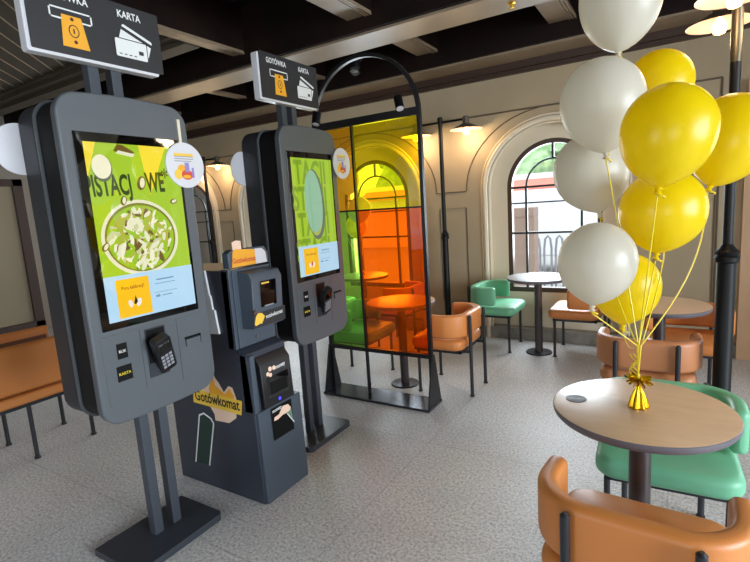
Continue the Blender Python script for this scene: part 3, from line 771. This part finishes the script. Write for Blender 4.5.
    for x0, y0_, w, h in ((.225, .138, .085, .006), (.215, .122, .10, .003), (.21, .085, .11, .002), (.215, .066, .02, .010), (.245, .068, .05, .004)):
        b.flat(rect(x0, y0_, x0+w, y0_+h), E['blue'], o, U, V, .0040)
    b.build('screen_picture', bz)
    # service panel below the screen
    b = MB(); b.prism(rrect(-.245, .775, .262, 1.062, .012), 'x', .1745, .177, M['shell']); sp = b.build('service_panel', t, bevel=.0015)
    b = MB(); b.box(.176, .1775, .095, .0962, .775, 1.06, M['case']); b.box(.176, .1775, -.083, -.082, .80, 1.06, M['case']); b.build('panel_seam', sp)
    for za, zb, ya, yb, tx, mt in ((.960, 1.022, -.188, -.146, 'BLIK', E['lbl']), (.868, .930, -.200, -.138, 'KARTA', E['lbly'])):
        b = MB(); b.box(.176, .181, ya, yb, za, zb, M['blackp']); o2 = (.1812, (ya+yb)/2, (za+zb)/2)
        b.text(tx, .016, 0, -.006, mt, o2, U, V, .0006, .02); b.build('label_plate', t)
    b = MB(); b.box(.1765, .1785, -.062, .035, .838, 1.052, M['rear']); b.box(.178, .1795, -.056, .029, .90, 1.046, M['blackp']); b.build('terminal_recess', t)
    X = Matrix.Translation((.208, -.006, .938)) @ Euler((math.radians(22), math.radians(26), 0)).to_matrix().to_4x4()
    b = MB(); b.prism(rrect(-.038, -.098, .038, .098, .016), 'x', -.018, .018, M['termb'], X=X); b.box(.0175, .020, -.028, .028, .028, .072, M['bezel'], X=X); tm = b.build('card_reader', t, bevel=.004)
    b = MB()
    for i in range(4):
        for j in range(3): b.box(.018, .0225, -.025+.0185*j, -.011+.0185*j, -.07+.021*i, -.057+.021*i, M['keys'], X=X)
    b.build('keypad', tm, bevel=.001)
    b = MB(); b.box(.1765, .1795, .128, .215, .958, .968, M['blackp']); b.box(.1765, .1795, .206, .215, .925, .968, M['blackp']); b.box(.1772, .186, .130, .206, .925, .957, M['shell']); b.build('receipt_slot', t)
    # round flags beside the body
    dc = [(.185, .238, 1.740, 1), (-.135, -.272, 1.815, -1)] if which == 0 else [(.185, .325, 1.797, 1), (-.135, -.275, 1.775, -1)]
    for x, y, z, s in dc:
        b = MB(); b.prism(ell(y, z, .100, .100, 40), 'x', x-.003, x+.003, M['white'])
        if s > 0:
            oo = (x+.0032, y, z)
            b.flat(rect(-.055, .040, .045, .052), M['yellow_p'], oo, U, V, .0004)
            for k in range(3): b.flat(rect(-.055, .016+.010*k, .045-.012*(k == 0), .020+.010*k), M['grey_p'], oo, U, V, .0004)
            b.flat(ell(-.02, -.025, .025, .028), M['orange_p'], oo, U, V, .0005)
            b.flat(ell(-.042, -.04, .020, .022), M['yellow_p'], oo, U, V, .0006)
            b.flat(ell(.004, -.042, .030, .022), M['red_p'], oo, U, V, .0007)
            b.flat(rect(-.005, -.03, .018, .012), M['violet_p'], oo, U, V, .0008)
            b.flat(rect(.030, -.055, .042, -.01), M['violet_p'], oo, U, V, .0008)
            b.flat(ell(.002, -.05, .022, .008), M['orange_p'], oo, U, V, .0009)
        fl = b.build('round_flag', t)
        b = MB()
        if which == 0 and s > 0: b.box(x-.012, x-.004, y-.012, y+.002, z+.05, z+.20, M['cream'])
        b.box(x-.012, x-.003, min(y, .26 if s > 0 else -.26)-.0, max(y, .26 if s > 0 else -.26), z-.015, z+.015, M['cream']); b.build('flag_clip', fl)
    # payment sign on top of the poles
    b = MB(); b.prism(rrect(-.285, 2.142, .25, 2.40, .012), 'x', .024, .07, M['white']); sg = b.build('sign_lightbox', t, bevel=.004)
    b = MB(); b.prism(rrect(-.272, 2.154, .266, 2.405, .006), 'x', .071, .079, M['signblk']); pl = b.build('sign_plate', t, bevel=.001)
    b = MB(); o = (.0795, -.272, 2.148); P = M['print']
    b.text('GOTÓWKA', .040, .140, .203, P, o, U, V, .0006, .022, .82)
    x0, x1, z0, z1 = .075, .235, .130, .172
    for r_ in (rect(x0, z0, x1, z0+.006), rect(x0, z1-.006, x1, z1), rect(x0, z0, x0+.006, z1), rect(x1-.006, z0, x1, z1)): b.flat(r_, P, o, U, V, .0006)
    b.flat([(.118, .150), (.192, .150), (.212, .034), (.110, .034)], M['orange_p'], o, U, V, .0010)
    b.flat(ell(.158, .095, .020, .024), M['brown_p'], o, U, V, .0014); b.flat(ell(.158, .095, .016, .020), M['orange_p'], o, U, V, .0016)
    b.flat(rect(.155, .086, .161, .104), M['brown_p'], o, U, V, .0018)
    b.flat(ell(.156, .138, .007, .007), M['brown_p'], o, U, V, .0014); b.flat(ell(.160, .056, .007, .007), M['brown_p'], o, U, V, .0014)
    def rot(pts, c, a): return [(c[0]+(x-c[0])*math.cos(a)-(y-c[1])*math.sin(a), c[1]+(x-c[0])*math.sin(a)+(y-c[1])*math.cos(a)) for x, y in pts]
    b.build('cash_lettering', pl); b = MB()
    b.text('KARTA', .040, .400, .203, P, o, U, V, .0006, .022, .82)
    c1 = (.415, .115); b.flat(rot(rrect(.345, .080, .485, .158, .008), c1, -.35), P, o, U, V, .0006)
    b.flat(rot(rect(.345, .132, .485, .146), c1, -.35), M['signblk'], o, U, V, .0010)
    b.flat(rrect(.318, .040, .468, .120, .008), M['signblk'], o, U, V, .0012); b.flat(rrect(.322, .044, .464, .116, .007), P, o, U, V, .0014)
    b.flat(rect(.425, .066, .447, .082), M['signblk'], o, U, V, .0018)
    for k in range(4): b.flat(rect(.335+.022*k, .054, .347+.022*k, .058), M['signblk'], o, U, V, .0018)
    b.build('card_lettering', pl)
    return t
kiosk(1.238, 'nearest grey order kiosk, its screen showing a bowl of pistachio dessert', 0)
k2 = kiosk(2.395, 'farther grey order kiosk, its screen showing one big pistachio', 1)
k2.scale = (1, .95, 1)

# ------------------------------------------------------------------ coin machine
cm = thing('cash_machine', (-2.1, 1.80, 0), 'dark grey cash payment machine standing between the two order kiosks', 'cash machine')
ox, oy = -2.1, 1.80
def lx(p): return [(x-ox, z) for x, z in p]
y0, y1 = 1.638-oy, 1.925-oy
b = MB(); b.prism(lx([(-2.46, 0), (-1.785, 0), (-1.797, .53), (-1.815, .81), (-1.885, .83), (-1.88, 1.235), (-2.46, 1.235)]), 'y', y0, y1, M['mach']); b.build('body', cm, bevel=.006)
b = MB(); b.prism(lx([(-2.0, 0), (-1.772, 0), (-1.782, .500), (-2.0, .500)]), 'y', y0+.012, 1.975-oy, M['machf']); lp = b.build('lower_panel', cm, bevel=.004)
b = MB(); b.box(-1.86-ox, -1.786-ox, y0, y0+.03, .50, .805, M['machf']); b.box(-1.93-ox, -1.874-ox, y0, y0+.02, .83, 1.24, M['machf']); b.build('side_edge', cm, bevel=.003)
b = MB(); b.box(-1.885-ox, -1.868-ox, y0+.02, y1-.005, .832, 1.235, M['machf']); b.build('upper_panel', cm, bevel=.003)
b = MB(); b.prism(lx([(-1.872, .925), (-1.785, .93), (-1.772, 1.18), (-1.79, 1.215), (-1.872, 1.225)]), 'y', 1.690-oy, 1.905-oy, M['machf']); un = b.build('note_unit', cm, bevel=.005)
oN = (-1.7765-ox, 1.682-oy, .93); Un, Vn = (0, 1, 0), Vector((.013, 0, .25)).normalized()
b = MB()
b.flat(rect(.062, .105, .175, .238), M['bezel'], (-1.785-ox, 1.682-oy, .93), Un, Vn, .003)
b.flat(rect(.070, .222, .125, .230), M['yellow_p'], (-1.785-ox, 1.682-oy, .93), Un, Vn, .0036)
b.flat(rect(.085, .105, .150, .111), M['grey_p'], (-1.785-ox, 1.682-oy, .93), Un, Vn, .0036)
b.build('note_slot', un)
b = MB(); oL = (-1.785-ox, 1.682-oy, .93)
b.flat(rect(0.003, .006, .235, .082), M['signblk'], oL, Un, Vn, .002)
b.flat([(.008, .030), (.020, .065), (.035, .080), (.062, .076), (.082, .056), (.070, .036), (.058, .020), (.045, .024), (.030, .020), (.014, .018)], M['yellow_p'], oL, Un, Vn, .0028)
b.text('gotówkomat', .030, .088, .040, M['print'], oL, Un, Vn, .0028, .02, .82, 'l', .05); b.build('unit_label', un)
b = MB(); b.cyl((-1.78-ox, 1.692-oy, 1.02), (-1.770-ox, 1.692-oy, 1.02), .011, M['chrome'], seg=16); b.build('lock', un)
b = MB(); b.cyl((-1.868-ox, 1.775-oy, .868), (-1.860-ox, 1.775-oy, .868), .008, M['chrome'], seg=16); b.build('lock', cm)
# coin unit in the recess
b = MB(); b.prism(lx([(-1.81, .505), (-1.768, .507), (-1.778, .735), (-1.812, .780), (-1.87, .785)]), 'y', 1.690-oy, 1.915-oy, M['termb']); cu_ = b.build('coin_unit', cm, bevel=.004)
oC = (-1.768-ox, 1.685-oy, .505); Vc = Vector((-.010, 0, .228)).normalized()
b = MB(); b.flat(rect(.04, .050, .200, .160), M['bezel'], oC, Un, Vc, .0012); b.flat(rect(.058, .064, .185, .130), M['blackp'], oC, Un, Vc, .0018)
for x, z, r in ((.052, .178, .011), (.072, .200, .013), (.070, .168, .011), (.100, .198, .012)): b.flat(ell(x, z, r, r), M['pink_p'], oC, Un, Vc, .0018)
b.text('monety', .030, .112, .186, M['print'], oC, Un, Vc, .0018, .02, .8, 'l', .05); b.build('coin_face', cu_)
b = MB(); b.cyl((-1.774-ox, 1.800-oy, .530), (-1.767-ox, 1.800-oy, .530), .009, M['led'], seg=14); b.build('indicator_light', cu_)
oP = (-1.7815-ox, y0+.012, .52); b = MB(); Vp = Vector((-.010, 0, .525)).normalized()
b.flat(rect(.085, -.205, .245, -.030), M['blackp'], oP, Un, Vp, .003)
b.text('monety', .026, .095, -.055, M['print'], oP, Un, Vp, .004, .02, .9, 'l', .04)
b.flat([(.10, -.100), (.105, -.082), (.14, -.078), (.175, -.045), (.215, -.050), (.235, -.075), (.225, -.090), (.20, -.094), (.17, -.092), (.13, -.102)], M['pink_p'], oP, Un, Vp, .004)
b.flat([(.20, -.10), (.236, -.075), (.245, -.16)], M['sage_p'], oP, Un, Vp, .0036)
b.flat([(.198, -.098), (.204, -.098), (.252, -.165), (.246, -.168)], M['print'], oP, Un, Vp, .0042); b.build('coin_sticker', lp)
# header with paper sign
b = MB(); b.prism([(y0, 1.245), (y1-.01, 1.245), (y1-.012, 1.30), (y1-.035, 1.335), (y0+.03, 1.335), (y0, 1.32)], 'x', -1.905-ox, -1.862-ox, M['machf']); hd = b.build('header', cm, bevel=.003)
oH = (-1.8615-ox, y0, 1.245); b = MB()
b.prism([(y0+.018, 1.248), (y0+.180, 1.248), (y0+.178, 1.325), (y0+.05, 1.337), (y0+.03, 1.325)], 'x', -1.8615-ox, -1.859-ox, M['orange_p'])
b.prism([(y0+.180, 1.248), (y0+.262, 1.248), (y0+.255, 1.305), (y0+.230, 1.325), (y0+.180, 1.327)], 'x', -1.8618-ox, -1.8598-ox, M['white'])
b.prism([(y0+.035, 1.330), (y0+.092, 1.332), (y0+.092, 1.375), (y0+.06, 1.38), (y0+.033, 1.372)], 'x', -1.864-ox, -1.862-ox, M['pink_p'])
b.text('Gotówkomat', .036, .102, .022, M['red_p'], oH, Un, (0, 0, 1), .0035, .02, .8); b.build('header_sign', hd)
# stickers on the side that faces the camera (-y): right is +x
oS = (-2.1-ox, y0-.0012, .018); Us = (1, 0, 0)
def sx(p): return [(x+2.1, z) for x, z in p]
b = MB()
b.flat(sx([(-2.10, .43), (-2.20, .57), (-2.13, .585), (-2.10, .665), (-2.075, .675), (-2.06, .640), (-2.035, .615), (-2.005, .570), (-1.965, .610), (-1.935, .605), (-1.915, .55), (-1.93, .44), (-1.99, .40), (-2.10, .395)]), M['pink_p'], oS, Us, V, .0006)
b.flat(sx([(-2.09, .47), (-2.12, .57), (-2.085, .650), (-2.07, .600), (-2.0, .560), (-1.96, .595), (-1.93, .56), (-1.95, .47)]), M['orange_p'], oS, Us, V, .0012)
band = sx([(-2.262, .482), (-1.885, .456), (-1.868, .548), (-2.250, .556)]); band = sx([(-2.265, .474), (-1.888, .462), (-1.872, .542), (-2.252, .556)])
b.flat(band, M['yellow_p'], oS, Us, V, .0018)
b.text('Gotówkomat', .082, .030, .490, M['ink'], oS, Us, V, .0026, .022, .78, 'c', -.02)
b.build('side_sticker', cm)
b = MB(); b.flat(sx([(-2.31, .105), (-2.195, .110), (-2.125, .36), (-2.15, .40), (-2.21, .41), (-2.232, .40)]), M['green_p'], oS, Us, V, .0006)
for p0, p1 in (((-2.318, .105), (-2.235, .40)), ((-2.20, .11), (-2.122, .375))):
    b.flat(sx([p0, (p0[0]+.010, p0[1]), (p1[0]+.010, p1[1]), p1]), M['print'], oS, Us, V, .0012)
b.flat(sx([(-2.235, .395), (-2.19, .415), (-2.14, .395), (-2.122, .372), (-2.112, .376), (-2.13, .403), (-2.19, .425), (-2.235, .405)]), M['print'], oS, Us, V, .0012)
b.build('side_stripes', cm)
b = MB(); b.prism(sx([(-2.14, .90), (-1.978, .908), (-1.99, 1.00), (-1.992, 1.03), (-2.006, 1.035), (-2.012, 1.10), (-2.02, 1.11), (-2.035, 1.235), (-2.14, 1.235)]), 'y', y0-.012, y0-.001, M['offwhite']); b.build('paper_sheets', cm)

# ------------------------------------------------------------------ coloured divider
dv = thing('room_divider', (-1.96, 3.12, 0), 'arched black steel divider with yellow, orange and green glass panes', 'room divider')
T = M['frame']; RX = .452; zs = 2.12
path = [(-RX, 0, 0.02), (-RX, 0, .5), (-RX, 0, 1.2), (-RX, 0, zs)] + [(-RX*math.cos(PI*j/28), 0, zs+RX*math.sin(PI*j/28)) for j in range(1, 28)] + [(RX, 0, zs), (RX, 0, 1.2), (RX, 0, .5), (RX, 0, .02)]
b = MB(); R = []
for i, p in enumerate(path):
    q0, q1 = Vector(path[max(0, i-1)]), Vector(path[min(len(path)-1, i+1)]); d = (q1-q0).normalized(); nn = Vector((-d.z, 0, d.x)); p = Vector(p)
    R.append([p+nn*.013+Vector((0, -.016, 0)), p+nn*.013+Vector((0, .016, 0)), p-nn*.013+Vector((0, .016, 0)), p-nn*.013+Vector((0, -.016, 0))])
b.rings(R, T, smooth=False); b.build('arch_frame', dv)
for z0, z1 in ((2.10, 2.155), (.372, .402)):
    b = MB(); b.box(-RX, RX, -.02, .02, z0, z1, T); b.build('crossbar', dv)
b = MB(); b.box(-.115, -.10, -.014, .014, .02, 2.10, T); b.box(-RX, RX, -.014, .014, 1.474, 1.486, T); b.build('glazing_bar', dv)
for x0, x1, z0, z1, m, lb in ((-.440, -.115, 1.486, 2.10, 'pamber', 'amber glass pane'), (-.10, .440, 1.486, 2.10, 'pyellow', 'yellow glass pane'), (-.440, -.115, .402, 1.474, 'pgreen', 'green glass pane'), (-.10, .440, .402, 1.474, 'porange', 'orange glass pane')):
    b = MB(); b.add([(x0, 0, z0), (x1, 0, z0), (x1, 0, z1), (x0, 0, z1)], [(0, 1, 2, 3)], M[m]); o = b.build('glass_pane', dv); o['label'] = lb
b = MB(); b.box(-.485, .478, -.125, .11, 0, .02, M['framebase']); b.build('base_plate', dv, bevel=.003)
for s in (-1, 1):
    b = MB(); b.prism([(-.12, .02), (.105, .02), (.02, .40), (-.02, .40)], 'x', s*.468-.006, s*.468+.006, T); b.build('foot_bracket', dv, bevel=.002)
for px, pz, tilt in ((.318, 2.165, .35), (-.40, 2.165, -.05)):
    b = MB(); a = Vector((math.sin(tilt), -.35, -1)).normalized(); c0 = Vector((px, -.03, pz+.03))
    b.cyl(c0-a*.045, c0+a*.045, .030, M['blackp'], seg=24); b.box(px-.012, px+.012, -.03, .0, 2.15, pz+.03, M['blackp']); sp = b.build('spotlight', dv)
    b = MB(); b.cyl(c0+a*.044, c0+a*.049, .026, M['white'], seg=24); b.build('spotlight_lens', sp)

# ------------------------------------------------------------------ glazed screen at the far left, ceiling fittings
gp = thing('glass_partition', (-5.6, 1.0, 0), 'dark framed glazed partition at the left edge behind the orange chair', 'partition')
b = MB()
for q in (-1.9, 1.30): b.box(-.04, .04, q, q+.09, 0, 2.0, M['wood_d'])
b.box(-.04, .04, -1.9, 1.39, 1.93, 2.0, M['wood_d']); b.box(-.04, .04, -1.9, 1.39, .50, .57, M['wood_d']); b.build('frame', gp, bevel=.004)
b = MB(); b.box(-.012, .012, -1.81, 1.30, .57, 1.93, M['pad']); b.build('pane', gp)
b = MB(); b.box(-.02, .02, -1.81, 1.30, .0, .50, M['wood_d']); b.build('kick_panel', gp)
t = thing('ceiling_spotlight', (-2.72, 4.25, 2.86), 'small clear glass spotlight on the dark ceiling seen inside the divider arch', 'ceiling light')
b = MB(); b.lathe([(.075, .10), (.08, .08), (.05, .05), (.05, .0)], M['blackp'], seg=20); b.cyl((0, 0, .10), (0, 0, ZC-2.86), .012, M['blackp'], seg=10); b.build('housing', t)
b = MB(); b.lathe([(.05, .0), (.055, -.03), (.035, -.06), (.003, -.07)], M['glass'], seg=20, cap0=False, cap1=False); b.build('glass_cup', t)
t = thing('ceiling_sprinkler', (-1.0, 3.62, 2.83), 'small brass sprinkler head under the light ceiling beam', 'sprinkler')
b = MB(); b.lathe([(.028, 0), (.028, -.006), (.010, -.010), (.008, -.03)], M['gold'], seg=18); b.build('body', t)
b = MB(); b.lathe([(.020, -.032), (.020, -.035), (.003, -.036)], M['gold'], seg=18); b.build('deflector', t)

# ------------------------------------------------------------------ light
w = bpy.data.worlds.new('overcast sky'); scene.world = w; w.use_nodes = True
bg = w.node_tree.nodes['Background']; bg.inputs['Color'].default_value = (.86, .93, 1.0, 1); bg.inputs['Strength'].default_value = 2.0
def daylight(name, loc, rot, sx, sz, power, col=(.82, .91, 1.0)):
    l = bpy.data.lights.new(name, 'AREA'); l.shape = 'RECTANGLE'; l.size = sx; l.size_y = sz; l.energy = power; l.color = col
    o = bpy.data.objects.new(name, l); COL.objects.link(o); o.location = loc; o.rotation_euler = rot
TILT = math.radians(22)
for h in EH: daylight('window_daylight', (XE+.35, (h[0]+h[1])/2, 1.75), (0, PI/2-TILT, 0), 2.1, h[1]-h[0], 420)
for h in SH: daylight('window_daylight', ((h[0]+h[1])/2, YS-.35, 1.75), (PI/2-TILT, 0, 0), h[1]-h[0], 2.0, 45)
for c in WINS: daylight('window_daylight', (c, YN+.45, 1.45), (-PI/2+TILT, 0, 0), .85, 1.4, 48)

scene.view_settings.view_transform = 'Standard'; scene.view_settings.look = 'None'
scene.view_settings.exposure = 0.38; scene.view_settings.gamma = 1.0; scene.view_settings.use_curve_mapping = False
scene.cycles.use_denoising = True
